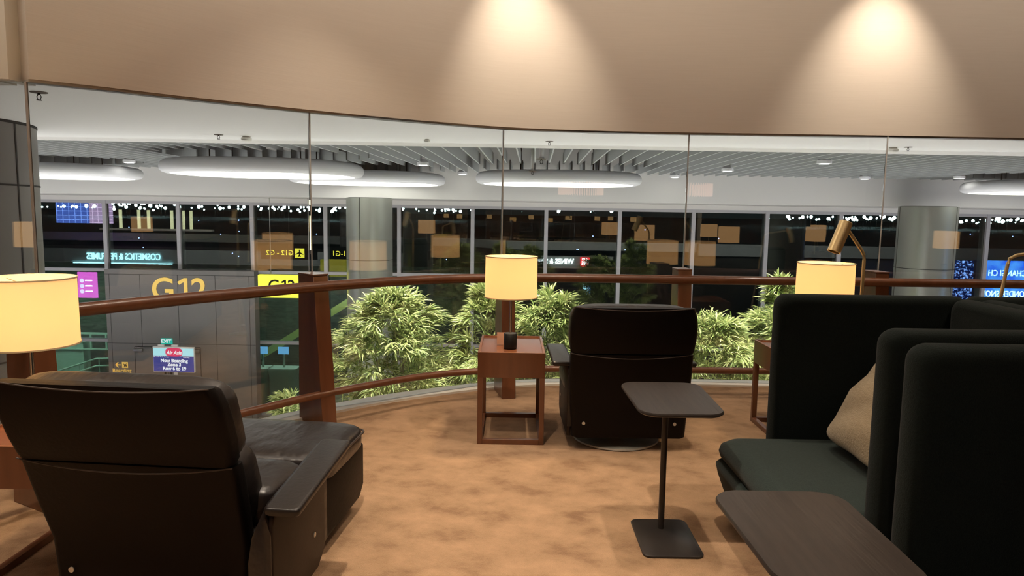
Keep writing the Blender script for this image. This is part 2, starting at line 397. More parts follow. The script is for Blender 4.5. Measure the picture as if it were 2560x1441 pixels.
def point(name, loc, power, col, r=.03):
    l = bpy.data.lights.new(name, 'POINT'); l.energy = power; l.color = col; l.shadow_soft_size = r
    o = bpy.data.objects.new(name, l); COL.objects.link(o); o.location = loc; return o
def table_lamp(loc, label, power=30, scale=1.0):
    o = thing('table_lamp', label, 'table lamp', loc, 0, 'drum shade table lamps')
    z = -.594
    MB().lathe([(.040,0),(.044,.004),(.044,.098),(.041,.102)], n=36).build('lamp_base', M['blackbase'], o, smooth=True)
    MB().cyl((0,0,0), .0085, .102, .60, 14).build('lamp_stem', M['chrome'], o, smooth=True)
    R_, a, b = .170, .345, .612
    n = 48; m = MB()
    prof = [(R_+.003,a),(R_,b),(R_-.003,b),(R_,a)]
    m.lathe(prof+[prof[0]], n=n, cap=False)
    m.build('lamp_shade', M['shade'], o, smooth=True)
    for zz, rr in ((b,R_),(a,R_+.003)):
        MB().lathe([(rr-.0028,zz-.003),(rr+.0032,zz-.003),(rr+.0032,zz+.003),(rr-.0028,zz+.003),(rr-.0028,zz-.003)], n=48, cap=False).build('shade_ring', M['shadein'], o, smooth=True)
    for k in range(3):
        A = 2*PI*k/3+.5; MB().tube([(0,0,b-.03),((R_-.003)*math.cos(A),(R_-.003)*math.sin(A),b-.012)], .0018, 6).build('spider_arm', M['shadein'], o, smooth=True)
    MB().add(*superell(.026,.026,.032,1,1,16,8), Matrix.Translation((0,0,.50))).build('bulb', M['bulb'], o, smooth=True)
    l = point('bulb_light', (0,0,.47), power, (1,.78,.48), .028); l.parent = o
    return o
M['bulb'] = emit('bulb_glow', (1,.72,.4), 6)
table_lamp((-.006,4.55,.597), 'lit drum shade lamp on black base on the central side table')
table_lamp((1.985,4.38,.597), 'lit drum shade lamp behind the tall green sofa, right of the recliner')
table_lamp((-1.93,2.74,.597), 'large lit drum shade lamp at the left edge of the picture')
tag(MB().box(-.062,.062,-.002,.002,0,.085, Matrix.Translation((-.035,4.66,.598)) @ Matrix.Rotation(-.12,4,'X')).build('menu_card', M['card']),
    'small brown card standing behind the black lamp base on the central side table', 'card')

# ------------------------------------------------------------------ recliners
def recliner(loc, rz, label, tilt, armR=.52, armL=.50, ox=0, alen=.60, slope=0.0, aoff=.06, aoffL=None):
    o = thing('leather_recliner', label, 'armchair', loc, rz, 'dark leather recliners facing the glass')
    MB().lathe([(.02,.0),(.272,.0),(.285,.006),(.282,.016),(.20,.026),(.05,.034)], c=(0,-.02,0), n=64).build('swivel_base', M['basemetal'], o, smooth=True)
    MB().cyl((0,-.02,0), .05, .03, .12, 20).build('swivel_column', M['basemetal'], o, smooth=True)
    def yb(z): return -.275 - tilt*(max(z,.29)-.08) - (.016*math.sin(max(0,(z-.62))/.35*PI) if z>.62 else 0)
    def ring(z, w, d, r, lift=0, bow=.0):
        out = []; P = rrect(-w, w, 0, d, r, 6)
        for x, y in P: out.append((x+ox, yb(z) + y - bow*(1-(x/w)**2), z + lift*(1-(x/w)**2)))
        return out
    lo = [(.088,.345,.045,0),(.095,.360,.06,0),(.20,.366,.07,0),(.30,.374,.075,0),(.45,.382,.08,-.008),(.600,.384,.09,-.022),(.634,.382,.09,-.030)]
    MB().loft([ring(z,w,d,.028,l,.012) for z,w,d,l in lo]).build('back_shell', M['leather'], o, smooth=True, auto=50)
    hi = [(.642,.380,.06,-.030),(.66,.386,.08,-.028),(.72,.392,.09,-.018),(.80,.393,.09,-.010),(.87,.388,.085,-.006),(.918,.376,.075,-.010),(.930,.368,.06,-.016)]
    MB().loft([ring(z,w,d,.028,l,.016) for z,w,d,l in hi]).build('headrest_shell', M['leather'], o, smooth=True, auto=50)
    for z, w, l in ((.638,.383,-.030),(.931,.364,-.018)):
        MB().tube([(x*w+ox, yb(z)-.013*(1-x*x)-.001, z+l*(1-x*x)) for x in [k/12-1 for k in range(25)]], .0028, 8).build('piping', M['piping'], o, smooth=True)
    vs, fs = superell(.386,.062,.165,.38,.34,40,18)
    MB().add(vs, fs, Matrix.Translation((ox-.006, yb(.77)+.112, .772)) @ Matrix.Rotation(math.atan(tilt),4,'X')).build('headrest_cushion', M['leather_soft'], o, smooth=True, auto=80)
    vs, fs = superell(.365,.09,.19,.45,.38,36,16)
    MB().add(vs, fs, Matrix.Translation((ox, yb(.48)+.150, .49)) @ Matrix.Rotation(math.atan(tilt),4,'X')).build('back_cushion', M['leather_soft'], o, smooth=True, auto=80)
    ys = yb(.54)+aoff; ye = ys+alen
    sb = yb(.40)+.13; sf = ye+.03
    vs, fs = superell(.365,(sf-sb)/2,.080,.4,.3,44,16)
    MB().add(vs, fs, Matrix.Translation((0,(sf+sb)/2,.40))).build('seat_cushion', M['leather_soft'], o, smooth=True, auto=80)
    MB().box(-(armL-.13),armR-.13,yb(.2)+.07,ye-.02,.095,.33).build('seat_frame', M['leather'], o, bevel=.02, seg=2)
    for s, A in ((-1,armL),(1,armR)):
        xo = A-.095; ys = yb(.54)+(aoffL if (s<0 and aoffL is not None) else aoff)
        py = [(ys+.01,.085),(ye-.13,.085),(ye-.052,.135),(ye-.05,.538),(ys+.03,.538-slope),(ys+.01,.50-slope)]
        m = MB(); x0, x1 = (xo-.028, xo) if s>0 else (-xo, -xo+.028)
        m.prism_x(py, x0, x1)
        sp = m.build('side_panel', M['leather_side'], o, bevel=.008, seg=2)
        for yy, zz in ((ye-.17,.24),):
            MB().cyl((0,0,0), .010, 0, .003, 14, Matrix.Translation((s*xo,yy,zz)) @ Matrix.Rotation(s*PI/2,4,'Y')).build('screw', M['basemetal'], sp)
        P = rrect(A-.125,A,0,ye-ys,.018,4)
        def zz_(y, z): return z - slope*(1-y/(ye-ys))
        rings = [[((A-.0625+(x-(A-.0625))*k)*s, ys+ (ye-ys)/2+(y-(ye-ys)/2)*kk, zz_(y,z)) for x,y in P] for k,kk,z in ((.93,.985,.540),(1,1,.547),(1.0,1,.560),(.94,.99,.567),(.80,.97,.568))]
        MB().loft(rings).build('armrest', M['leather_arm'], o, smooth=True, auto=60)
        prof = [(A-.112,.545),(A-.118,.563),(A-.140,.548),(A-.165,.49),(A-.180,.40),(A-.180,.15),(A-.10,.15),(A-.10,.50)]
        rings = []
        for k in range(9):
            t = k/8; y = ys+.004+(ye-ys-.02)*t
            rings.append([(s*x, y, z - (slope*(1-t) + (.03 if k==0 else 0))*(1 if z>.3 else 0)) for x, z in prof])
        MB().loft(rings).build('arm_lining', M['leather_soft'], o, smooth=True, auto=70)
    for x in (-.29,.285):
        MB().cyl((0,0,0), .0105, 0, .004, 16, Matrix.Translation((x+ox, yb(.185)-.010, .185)) @ Matrix.Rotation(PI/2,4,'X')).build('screw', M['basemetal'], o)
    return o
M['basemetal'] = pbr('satin_base_metal', (.62,.58,.50), .35, .55)
M['leather_arm'] = pbr('arm_leather', (.012,.009,.008), .34, bump=.1, bscale=(60,60,60), spec=.45)
recliner((.712,4.555,0), .02, 'dark leather swivel recliner seen from behind, in the centre beside the side table', .11, armR=.462, armL=.452, ox=.035, alen=.62)
recliner((-1.21,2.71,0), -.085, 'large dark leather recliner seen from behind in the left foreground', .33, armR=.562, armL=.40, ox=-.052, alen=.55, slope=.055, aoff=-.05, aoffL=.14)
# ottoman
ot = thing('leather_ottoman', 'dark leather footstool with creased cushion in front of the left foreground recliner', 'footstool', (-1.20,3.17,0), -.10)
vs, fs = superell(.455,.27,.075,.42,.24,56,18)
MB().add(vs, fs, Matrix.Translation((0,0,.375))).build('ottoman_cushion', M['leather_soft'], ot, smooth=True, auto=80)
MB().tube([(x,y,.40) for x,y in rrect(-.452,.452,-.268,.268,.05,6)]+[(.452,.22,.40)], .006, 8).build('piping', M['piping'], ot, smooth=True)
m = MB(); m.prism_x([(-.25,.07),(.20,.07),(.265,.12),(.265,.335),(-.265,.335),(-.265,.09)], -.44, .44)
MBo = m.build('ottoman_body', M['leather'], ot, bevel=.012, seg=2)
MB().cyl((0,0,0), .2, 0, .02, 40).build('swivel_base', M['steel'], ot, smooth=True)
MB().cyl((0,0,0), .04, .02, .08, 20).build('swivel_column', M['steel'], ot, smooth=True)

# ------------------------------------------------------------------ laptop tables
def laptop_table(loc, label, rz=0):
    o = thing('laptop_table', label, 'side table', loc, rz, 'dark cantilever laptop tables')
    # slightly trapezoid rounded top
    def outline(d=0):
        P = rrect(-.165-d,.225+d,-.245-d,.33+d,.085+d,8); out = []
        for x, y in P: out.append((x*(1+.04*(y/.3)), y))
        return out
    m = MB(); r = []
    for d, z in ((-.012,.622),(0,.630),(0,.636),(-.004,.642)):
        r.append([(x,y,z) for x,y in outline(d)])
    m.loft(r).build('tabletop', M['tabletop'], o, smooth=True, auto=45)
    MB().box(-.06,.06,-.06,.06,.612,.622).build('bracket', M['tablemetal'], o, bevel=.003, seg=1)
    MB().cyl((0,0,0), .0145, .012, .613, 24).build('pole', M['tablemetal'], o, smooth=True)
    r = []
    for d, z in ((-.002,0),(0,.003),(0,.009),(-.003,.012)):
        r.append([(x,y,z) for x,y in rrect(-.132-d*0+(-d),.138+d,-.275-d,.098+d,.035,8)])
    MB().loft(r).build('base_plate', M['tablemetal'], o, smooth=True, auto=45)
    return o
laptop_table((.728,3.165,0), 'dark oak laptop table on a single pole in front of the central recliner')
laptop_table((.80,1.77,0), 'nearest dark oak laptop table, cut off by the bottom edge of the picture')

# ------------------------------------------------------------------ green booths
def panel(x0,x1,y0,y1,z0,z1,r=.03,corner=None):
    """rounded upholstered slab; corner rounds the two upper corners in the wider direction"""
    m = MB()
    wide_x = (x1-x0) > (y1-y0); th = (y1-y0) if wide_x else (x1-x0)
    a0, a1 = (x0,x1) if wide_x else (y0,y1); b0, b1 = (y0,y1) if wide_x else (x0,x1)
    rc = corner or .05
    out = [(a0,z0)]
    for k in range(9): t = PI - PI/2*k/8; out.append((a0+rc+rc*math.cos(t), z1-rc+rc*math.sin(t)))
    for k in range(9): t = PI/2 - PI/2*k/8; out.append((a1-rc+rc*math.cos(t), z1-rc+rc*math.sin(t)))
    out.append((a1,z0))
    cx, cz = (a0+a1)/2, (z0+z1)/2; rings = []
    for k in range(9):
        t = PI*k/8; b = (b0+b1)/2 - math.cos(t)*th/2
        ins = (1-math.sin(t)**.6)*min(r,th/2) if 0<k<8 else min(r,th/2)
        sx = 1-ins/((a1-a0)/2); sz = 1-ins/((z1-z0)/2)
        ring = []
        for a, z in out:
            aa = cx+(a-cx)*sx; zz = cz+(z-cz)*sz
            ring.append((aa,b,zz) if wide_x else (b,aa,zz))
        rings.append(ring)
    return m.loft(rings)
def booth(loc, face, label, near=True, depth=.93, length=1.16):
    """face -1: opens towards -x. local x measured from the back plane; local y 0..length"""
    o = thing('high_back_sofa', label, 'sofa', loc, 0, 'dark green high backed booth sofas')
    s = face; X = lambda a, b: (min(s*a,s*b), max(s*a,s*b))
    H = 1.115
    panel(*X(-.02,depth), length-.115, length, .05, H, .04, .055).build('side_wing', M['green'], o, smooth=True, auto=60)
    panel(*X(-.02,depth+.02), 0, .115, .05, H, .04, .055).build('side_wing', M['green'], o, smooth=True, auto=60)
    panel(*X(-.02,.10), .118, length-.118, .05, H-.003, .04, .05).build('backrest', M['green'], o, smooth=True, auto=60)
    # tapered seat base
    r = []
    for z, e in ((.02,.10),(.05,.075),(.24,.01),(.285,0),(.305,.02)):
        x0, x1 = X(.10, depth+.305-e)
        r.append([(x,y,z) for x,y in rrect(x0,x1,.04+e*.5,length-.125-e*.5,.10,8)])
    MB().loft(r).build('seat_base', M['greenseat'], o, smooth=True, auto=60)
    r = []
    for z, e in ((.308,.03),(.318,.005),(.345,-.004),(.372,.004),(.390,.035),(.396,.08)):
        x0, x1 = X(.105, depth+.285-e)
        r.append([(x,y,z) for x,y in rrect(x0,x1,.13+e*.4,length-.12-e*.4,.09,8)])
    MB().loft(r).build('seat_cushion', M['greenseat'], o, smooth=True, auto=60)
    return o
booth((2.25,2.345,0), -1, 'dark green high-backed sofa holding the taupe cushion')
booth((2.25,1.015,0), -1, 'nearest dark green high-backed sofa, its wing filling the lower right corner', depth=1.01)
booth((2.29,2.345,0), 1, 'dark green high-backed sofa turned away, showing only its top edge at far right')
# taupe cushion
vs, fs = superell(.26,.28,.075,.8,.42,44,18, pinch=.75)
vv = []
for x,y,z in vs: vv.append((x*(1-.06*(1-abs(y/.3))), y*(1-.05*(1-abs(x/.27))), z + .008*math.sin(x*28+y*9)))
cu = MB().add(vv, fs, Matrix.Translation((1.66,3.00,.655)) @ Matrix.Rotation(math.radians(-55),4,'Y')).build('cushion', M['cushion'], smooth=True, auto=80)
tag(cu, 'taupe linen cushion leaning inside the green booth sofa', 'cushion')

# ------------------------------------------------------------------ brass reading lamps
def reading_lamp(loc, label, rz=0, lean=0, reach=1.0):
    o = thing('reading_lamp', label, 'floor lamp', loc, rz, 'brass reading lamps behind the sofas')
    o.rotation_euler = (0, lean, rz)
    MB().lathe([(.12,0),(.125,.004),(.125,.014),(.02,.02)], n=32).build('lamp_base', M['brass'], o, smooth=True)
    MB().tube([(0,0,.015),(0,0,1.26),(-.004,0,1.29),(-.018*reach,0,1.315),(-.10*reach,-.0,1.425-.05*(reach-1)),(-.115*reach,0,1.445-.05*(reach-1))], .0095, 12).build('lamp_arm', M['brass'], o, smooth=True)
    a = Vector((-.115*reach,0,1.475-.05*(reach-1))); b = Vector((-.115*reach-.07,-.02,1.305-.05*(reach-1))); d = (b-a)
    q = d.to_track_quat('Z','Y').to_matrix().to_4x4()
    MB().lathe([(.030,0),(.036,.004),(.036,d.length),(.033,d.length),(.033,.01)], n=32, M=Matrix.Translation(a) @ q).build('lamp_head', M['brass'], o, smooth=True)
    return o
reading_lamp((1.995,3.93,0), 'brass reading lamp with tilted cylinder head behind the green sofa')
reading_lamp((2.66,3.93,0), 'slender brass reading lamp at the right edge, its head out of the picture', rz=PI, lean=-.12, reach=2.2)
SCENE_PART2 = True

# ================================================================== TERMINAL
FZ = -4.9
struct(MB().box(-32,32,-2,23.9,FZ-.2,FZ).build('floor_concourse', M['termfloor']))
# near flat ceiling (white), follows the glass line
out = [(q.x,q.y) for q in offset(curve_core,.10)]
pl = [(-32,3.81),(-2.70,3.81)] + [q for q in out if q[0] < 9.3] + [(9.8,6.3),(32,6.3),(32,10.62),(-32,10.35)]
struct(MB().prism(pl, 2.45, 2.62).build('ceiling_1', M['ceil_white']))
struct(MB().box(-32,32,10.2,19.0,3.35,3.4).build('ceiling_void', M['void']))
struct(MB().box(-32,32,10.36,10.66,2.62,3.36).build('ceiling_upstand', M['ceil_white']))
# slatted ceiling, slats running towards the facade; left out above the discs
DISCS = [(-4.55,12.85), (.95,15.0), (-3.35,16.2), (-9.95,15.1), (11.85,15.4)]
def slats():
    m = MB(); sp = .283; tilt = .030
    k = -100
    for k in range(-104, 105):
        x0 = .03 + k*sp
        segs = [(10.50,17.6)]
        for cx, cy in DISCS:
            cxx = x0 + tilt*(cy-10.5) - cx
            if abs(cxx) < 1.86:
                hl = 1.30*(1-(abs(cxx)/1.86)**3)**(1/2.2) * .80
                new = []
                for a, b in segs:
                    if cy-hl > a: new.append((a, min(b, cy-hl-.0)))
                    if cy+hl < b: new.append((max(a, cy+hl), b))
                segs = new
        for a, b in segs:
            if b-a < .1: continue
            xa, xb = x0+tilt*(a-10.5), x0+tilt*(b-10.5)
            m.add([(xa-.012,a,2.46),(xa+.012,a,2.46),(xb+.012,b,2.46),(xb-.012,b,2.46),(xa-.012,a,2.68),(xa+.012,a,2.68),(xb+.012,b,2.68),(xb-.012,b,2.68)],
                  [(0,3,2,1),(4,5,6,7),(0,1,5,4),(1,2,6,5),(2,3,7,6),(3,0,4,7)])
    return m
struct(slats().build('ceiling_2', M['slat']))
# pale board above the slats where they are dense (hides most of the plenum)
# bulkhead and window soffit
struct(MB().box(-32,32,17.55,17.75,1.79,3.36).build('ceiling_3', M['white']))
struct(MB().box(-32,32,17.75,21.15,1.79,1.95).build('ceiling_4', M['white']))
struct(MB().box(-32,32,20.93,21.15,1.66,1.79).build('trim_4', M['white']))

def disc(cx, cy, label):
    o = thing('disc_ceiling_light', label, 'ceiling light', (cx,cy,2.09), 0, 'large white disc ceiling lights')
    n = 72; a, b = 1.76, 1.42
    def E_(s, z): return [(a*s*math.copysign(abs(math.cos(2*PI*k/n))**.85,math.cos(2*PI*k/n)), b*s*math.copysign(abs(math.sin(2*PI*k/n))**.85,math.sin(2*PI*k/n)), z) for k in range(n)]
    MB().loft([E_(.90,.035),E_(.905,0),E_(.94,-.0),E_(.975,.02),E_(.995,.06),E_(1,.11),E_(.995,.16),E_(.98,.20),E_(.95,.235),E_(.90,.25)], cap=True).build('rim', M['discrim'], o, smooth=True, auto=70)
    MB().loft([E_(.895,.010),E_(.895,-.004)]).build('diffuser', M['disclight'], o)
    for sx in (-.8,.8):
        for sy in (-.5,.5): MB().cyl((sx,sy,0), .012, .245, 1.26, 8).build('hanger', M['void'], o)
    return o
dl = ['big glowing white disc light left of centre, the nearest one', 'glowing white disc light hanging in the centre of the slatted ceiling',
      'thin glowing white disc light half hidden behind the nearest disc', 'white disc light at the left edge, above the windows', 'white disc light cut off by the right edge of the picture']
for (x,y), t in zip(DISCS, dl): disc(x, y, t)

# recessed downlights in the slats
dsrc = None
dlk = [(-8.0,14.6),(-1.80,13.9),(4.35,14.3),(5.25,11.9),(8.2,16.4),(9.9,15.6),(3.9,17.0),(-1.25,17.1)]
dlt = ['small round downlight above the gate wall on the left','bright round downlight between the two central discs','round downlight right of the central disc','round downlight high among the slats on the right, closest to the beige wall',
       'round downlight near the bulkhead right of the third glass joint','round downlight on the right, left of the cut off disc','small downlight just right of the central disc rim','small downlight at the slat ends left of the central disc']
for k, ((x,y), t) in enumerate(zip(dlk, dlt)):
    o = thing('downlight', t, 'downlight', (x,y,2.40), 0, 'round downlights hung in the slatted ceiling')
    MB().lathe([(.085,.0),(.115,-.008),(.12,.0),(.12,.05),(.06,.11),(.06,.28)], n=28).build('housing', M['discrim'], o, smooth=True)
    MB().cyl((0,0,0), .083, -.010, -.002, 24).build('lens', M['downlight'], o)

# ceiling fittings
M['flange'] = pbr('sprinkler_flange', (.16,.13,.11), .5)
def sprinkler(loc, label, s=1.0, pipe=0):
    o = thing('sprinkler', label, 'sprinkler', loc, 0, 'ceiling sprinklers seen through the glass'); o.scale = (s,s,s)
    MB().lathe([(.012,0),(.060,-.001),(.056,-.007),(.012,-.009)], n=24).build('flange', M['flange'], o, smooth=True)
    m = MB().cyl((0,0,0), .010, -.02, -.004, 12)
    m.tube([(-.008,0,-.018),(-.017,0,-.035),(-.008,0,-.056)], .0035, 6).tube([(.008,0,-.018),(.017,0,-.035),(.008,0,-.056)], .0035, 6)
    m.build('frame', M['gap'], o)
    MB().cyl((0,0,0), .018, -.061, -.056, 16).build('deflector', M['gap'], o)
    if pipe: MB().cyl((0,0,0), .03, 0, pipe, 14).build('drop_pipe', M['white'], o, smooth=True)
    return o
def detector(loc, label, s=1.0):
    o = thing('smoke_detector', label, 'smoke detector', loc, 0, 'round smoke detectors on the pale ceiling'); o.scale = (s,s,s)
    MB().lathe([(.045,0),(.052,-.002),(.052,-.010),(.045,-.013)], n=28).build('base', M['offwhite'], o, smooth=True)
    MB().lathe([(.05,-.014),(.068,-.018),(.072,-.035),(.066,-.055),(.045,-.065)], n=32).build('head', M['offwhite'], o, smooth=True)
    MB().box(-.04,.03,-.0735,-.066,-.056,-.050).build('slot', M['gap'], o)
    return o
sprinkler((-4.04,6.02,2.45), 'sprinkler head on the pale ceiling beside the leftmost glass joint', 1.15)
sprinkler((-3.88,9.25,2.45), 'sprinkler head on the pale ceiling left of the second glass joint')
detector((-3.58,9.42,2.45), 'round smoke detector beside a sprinkler, left of the second glass joint')
detector((-1.17,9.45,2.45), 'small grey smoke detector on the pale ceiling near the centre', .62)
sprinkler((.47,9.45,2.45), 'sprinkler head on the pale ceiling right of the third glass joint', .9)
detector((5.13,9.55,2.45), 'round smoke detector on the right, beside the rightmost sprinkler')
sprinkler((5.28,9.45,2.45), 'sprinkler head on the right next to a smoke detector', .9)
sprinkler((.44,11.3,2.36), 'sprinkler on a white drop pipe in the open slats above the central disc', 1.4, .45)
sprinkler((.36,13.6,2.30), 'sprinkler on a thin drop pipe just above the central disc', 1.2, .5)

# ---------------------------------------------------------------- facade
MX = [-18.9+2.2*k for k in range(-6,22)]
MX = [-14.52+2.217*k for k in range(-8,24)]
bars = [-.44, -2.61]
for i in range(len(MX)-1):
    a, b = MX[i], MX[i+1]
    if b < -26 or a > 30: continue
    w = bpy.data.objects.new('window_%d' % (i+9), None); COL.objects.link(w); w.location = (a,21,FZ); struct(w)
    W = b-a; H1, H2, HT = -.44-FZ, -2.61-FZ, 1.66-FZ
    MB().box(-.055,.055,-.06,.26,0,HT).build('mullion', M['mullion'], w)
    MB().box(.055,W-.055,-.05,.12,H1-.045,H1+.045).build('transom', M['mullion'], w)
    MB().box(.055,W-.055,-.05,.12,H2-.045,H2+.045).build('transom', M['mullion'], w)
    MB().box(.055,W-.055,-.05,.12,HT-.09,HT).build('head_frame', M['mullion'], w)
    MB().box(.055,W-.055,-.05,.12,0,.08).build('sill_frame', M['mullion'], w)
    MB().box(.057,W-.057,.02,.032,H1+.047,HT-.092).build('pane', M['glass_facade'], w)
    MB().box(.057,W-.057,.02,.032,H2+.047,H1-.047).build('pane', M['glass_lower'] if b < -5 else M['glass_facade'], w)
    MB().box(.057,W-.057,.02,.032,.082,H2-.047).build('pane', M['glass_lower'], w)
# round columns
def column(x, y, r, label, seams, zj):
    o = thing('round_column', label, 'column', (x,y,FZ), 0, 'round metal clad columns')
    MB().cyl((0,0,0), r, 0, 1.78-FZ, 72).build('cladding', M['col'], o, smooth=True)
    m = MB()
    for a in seams: m.box(-.006,.006,-r-.004,-r+.01,0,1.78-FZ, Matrix.Rotation(a,4,'Z'))
    for z in zj: m.lathe([(r-.01,z-.006),(r+.003,z-.006),(r+.003,z+.006),(r-.01,z+.006)], n=72, cap=False)
    m.build('panel_joint', M['gap'], o)
    MB().cyl((0,0,0), r-.05, 1.78-FZ, 1.788-FZ, 48).build('top_gap', M['gap'], o)
    return o
column(-3.45, 17.35-.62, .545, 'silvery round column left of centre behind the glass', [-.22,2.2,4.1], [.31-FZ])
column(9.95, 16.75, .635, 'silvery round column at right behind the brass lamp', [.62,2.6,4.6], [.31-FZ,-2.2-FZ])
# big grey clad column near the left glass
o = thing('clad_column', 'large grey clad column behind the glass at the left edge', 'column', (-7.08,8.05,FZ))
MB().cyl((0,0,0), 1.35, 0, 2.45-FZ, 96).build('cladding', M['grey_clad'], o, smooth=True)
m = MB()
for a in (.87,.2,1.6,2.8,4.2): m.box(-.011,.011,-1.356,-1.33,0,2.45-FZ, Matrix.Rotation(a,4,'Z'))
for z in (1.72,-.3): m.lathe([(1.33,z-.01-FZ),(1.356,z-.01-FZ),(1.356,z+.01-FZ),(1.33,z+.01-FZ)], n=96, cap=False)
m.lathe([(1.33,2.42-FZ),(1.357,2.42-FZ),(1.357,2.45-FZ),(1.33,2.45-FZ)], n=96, cap=False)
m.build('panel_joint', M['gap'], o)

# ---------------------------------------------------------------- gate wall
o = thing('gate_wall', 'grey panelled gate wall with gold numerals and double doors', 'gate', (-9.94,20.6,FZ))
hw = 2.235; HT = -.39-FZ
MB().box(-hw,hw,0,.36,0,HT).build('wall_panel', M['gatewall'], o)
m = MB()
for x in (-hw+.13,-1.19,-.06,1.06,hw-.16): m.box(x-.005,x+.005,-.004,.01,0,HT-.14)
for z in (HT-.14, -2.62-FZ): m.box(-hw,hw,-.004,.01,z-.005,z+.005)
m.build('panel_joint', M['gap'], o)
TR = (PI/2,0,0)
def numerals(parent, mat, xs, z, size, y_, bold, name):
    # G and 2 from the font, the figure 1 drawn with its slanted flag
    for ch, x in zip('G2', (xs[0], xs[2])): t_ = text_obj(name, ch, size, mat, parent, (x,y_,z), TR, .010, bold)
    zz = [v.co.z for v in t_.data.vertices]; z0, z1 = min(zz), max(zz)-.012*size; h_ = z1-z0; w_ = h_*.155; x = xs[1]
    P = [(x+w_*.3,z0),(x+w_*1.3,z0),(x+w_*1.3,z1),(x+w_*.35,z1),(x-w_*1.5,z1-h_*.17),(x-w_*1.0,z1-h_*.29),(x+w_*.3,z1-h_*.17)]
    MB().loft([[(a,y_-.010,c) for a,c in P],[(a,y_+.010,c) for a,c in P]]).build(name, mat, parent)
numerals(o, M['gold'], (-.50,.10,.58), -1.0-FZ, .98, -.014, .012, 'gate_numeral')
dr = MB().box(-1.42,.56,-.012,0,0,-2.72-FZ).build('double_door', M['gatewall'], o)
m = MB()
for x in (-1.42,.56,-.43): m.box(x-.006,x+.006,-.016,-.002,0,-2.72-FZ)
m.box(-1.42,.56,-.016,-.002,-2.726-FZ,-2.714-FZ)
m.build('door_gap', M['gap'], dr)
MB().box(-.53,-.50,-.06,-.012,.9,1.5).box(-.36,-.33,-.06,-.012,.9,1.5).build('pull_handle', M['gap'], dr)
for x, q in ((-1.43,1),(.30,-1)):
    d = MB().box(x,x+.26,-.09,-.012,-2.86-FZ,-2.78-FZ).build('door_closer', M['steel'], dr, bevel=.006, seg=1)
    MB().box(x+q*.12,x+q*.12+.40*(1 if q>0 else 1),-.06,-.045,-2.745-FZ,-2.725-FZ).build('closer_arm', M['steel'], d)
# exit sign
e = thing('exit_sign', 'small green lit EXIT sign above the gate doors', 'exit sign', (-10.38,20.585,-2.535))
MB().box(-.17,.17,-.035,.01,-.085,.085).build('sign_box', M['exitgreen'], e, bevel=.006, seg=1)
text_obj('lettering', 'EXIT', .15, M['screenwhite'], e, (0,-.037,0), TR, .002, .003)
# boarding sign
e = thing('boarding_sign', 'yellow boarding sign with arrow and aeroplane symbol on the grey wall', 'sign', (-11.78,20.592,-3.36))
m = MB(); m.box(-.18,-.03,-.006,0,.055,.085)
m.add([(-.20,-.006,.07),(-.11,-.006,.16),(-.085,-.006,.135),(-.15,-.006,.07),(-.085,-.006,.005),(-.11,-.006,-.02)], [(0,1,2,3),(0,3,4,5)])
m.build('arrow', M['gold'], e)
MB().box(.01,.19,-.006,0,-.02,.16).build('symbol_plate', M['gold'], e)
def plane_mb(M0=None, s=1):
    m = MB(); P = [(0,.42),(.05,.34),(.06,.12),(.42,-.10),(.42,-.18),(.06,-.06),(.05,-.28),(.15,-.37),(.15,-.42),(0,-.38)]
    P = P + [(-x,z) for x,z in reversed(P[1:-1])]
    n = len(P); vs = [(x*s,0,z*s) for x,z in P]+[(x*s,.02*s,z*s) for x,z in P]
    # fan triangles from centre spine to avoid concave fill trouble
    vs2 = vs + [(0,0,0),(0,.02*s,0)]
    fs = []
    for i in range(n):
        j = (i+1)%n; fs += [(i,j,2*n),(n+j,n+i,2*n+1),(i,n+i,n+j,j)]
    return m.add(vs2, fs, M0)
plane_mb(Matrix.Translation((.10,-.010,.07)) @ Matrix.Rotation(-.9,4,'Y'), .16).build('aeroplane_symbol', M['signblack'], e)
text_obj('lettering', 'Boarding', .16, M['gold'], e, (0,-.004,-.105), TR, .002, .002)
# boarding screen on a stand
s = thing('boarding_screen', 'blue and white boarding screen on a stand in front of the gate doors', 'screen', (-9.66,19.5,FZ), -.05)
zc = -2.86-FZ
MB().box(-.61,.61,0,.07,zc-.37,zc+.37).build('screen_case', M['white'], s, bevel=.008, seg=1)
MB().box(-.59,.59,-.006,0,zc-.35,zc+.10).build('screen_lower', M['screenblue'], s)
MB().box(-.59,.59,-.006,0,zc+.11,zc+.33).build('screen_header', M['screencyan'], s)
vs, fs = superell(.25,.004,.125,.6,.6,32,12)
MB().add(vs, fs, Matrix.Translation((.02,-.008,zc+.218))).build('logo_disc', M['screenred'], s)
text_obj('lettering', 'Air Asia', .15, M['screenwhite'], s, (.02,-.016,zc+.205), TR, .001, .004, sx=.9, shear=.3)
text_obj('lettering', 'AK 716  Kuala Lumpur', .05, M['screenwhite'], s, (-.35,-.009,zc+.075), TR, .001)
text_obj('lettering', 'Boarding', .05, M['screenwhite'], s, (.38,-.009,zc+.075), TR, .001)
for k, t in enumerate(('Now Boarding', 'Zone 3', 'Row 6 to 19')):
    text_obj('lettering', t, .135, M['screenwhite'], s, (.02,-.009,zc-.03-.115*k), TR, .001, .005)
MB().box(-.03,.09,.02,.06,0,zc-.37).build('stand_post', M['white'], s, bevel=.004, seg=1)
MB().box(-.30,.36,-.15,.20,0,.015).build('stand_base', M['steel'], s, bevel=.004, seg=1)
m = MB()
for x in (-.38,.02): m.box(x-.08,x+.10,.01,.06,zc+.375,zc+.43)
m.build('camera_bar', M['white'], s)
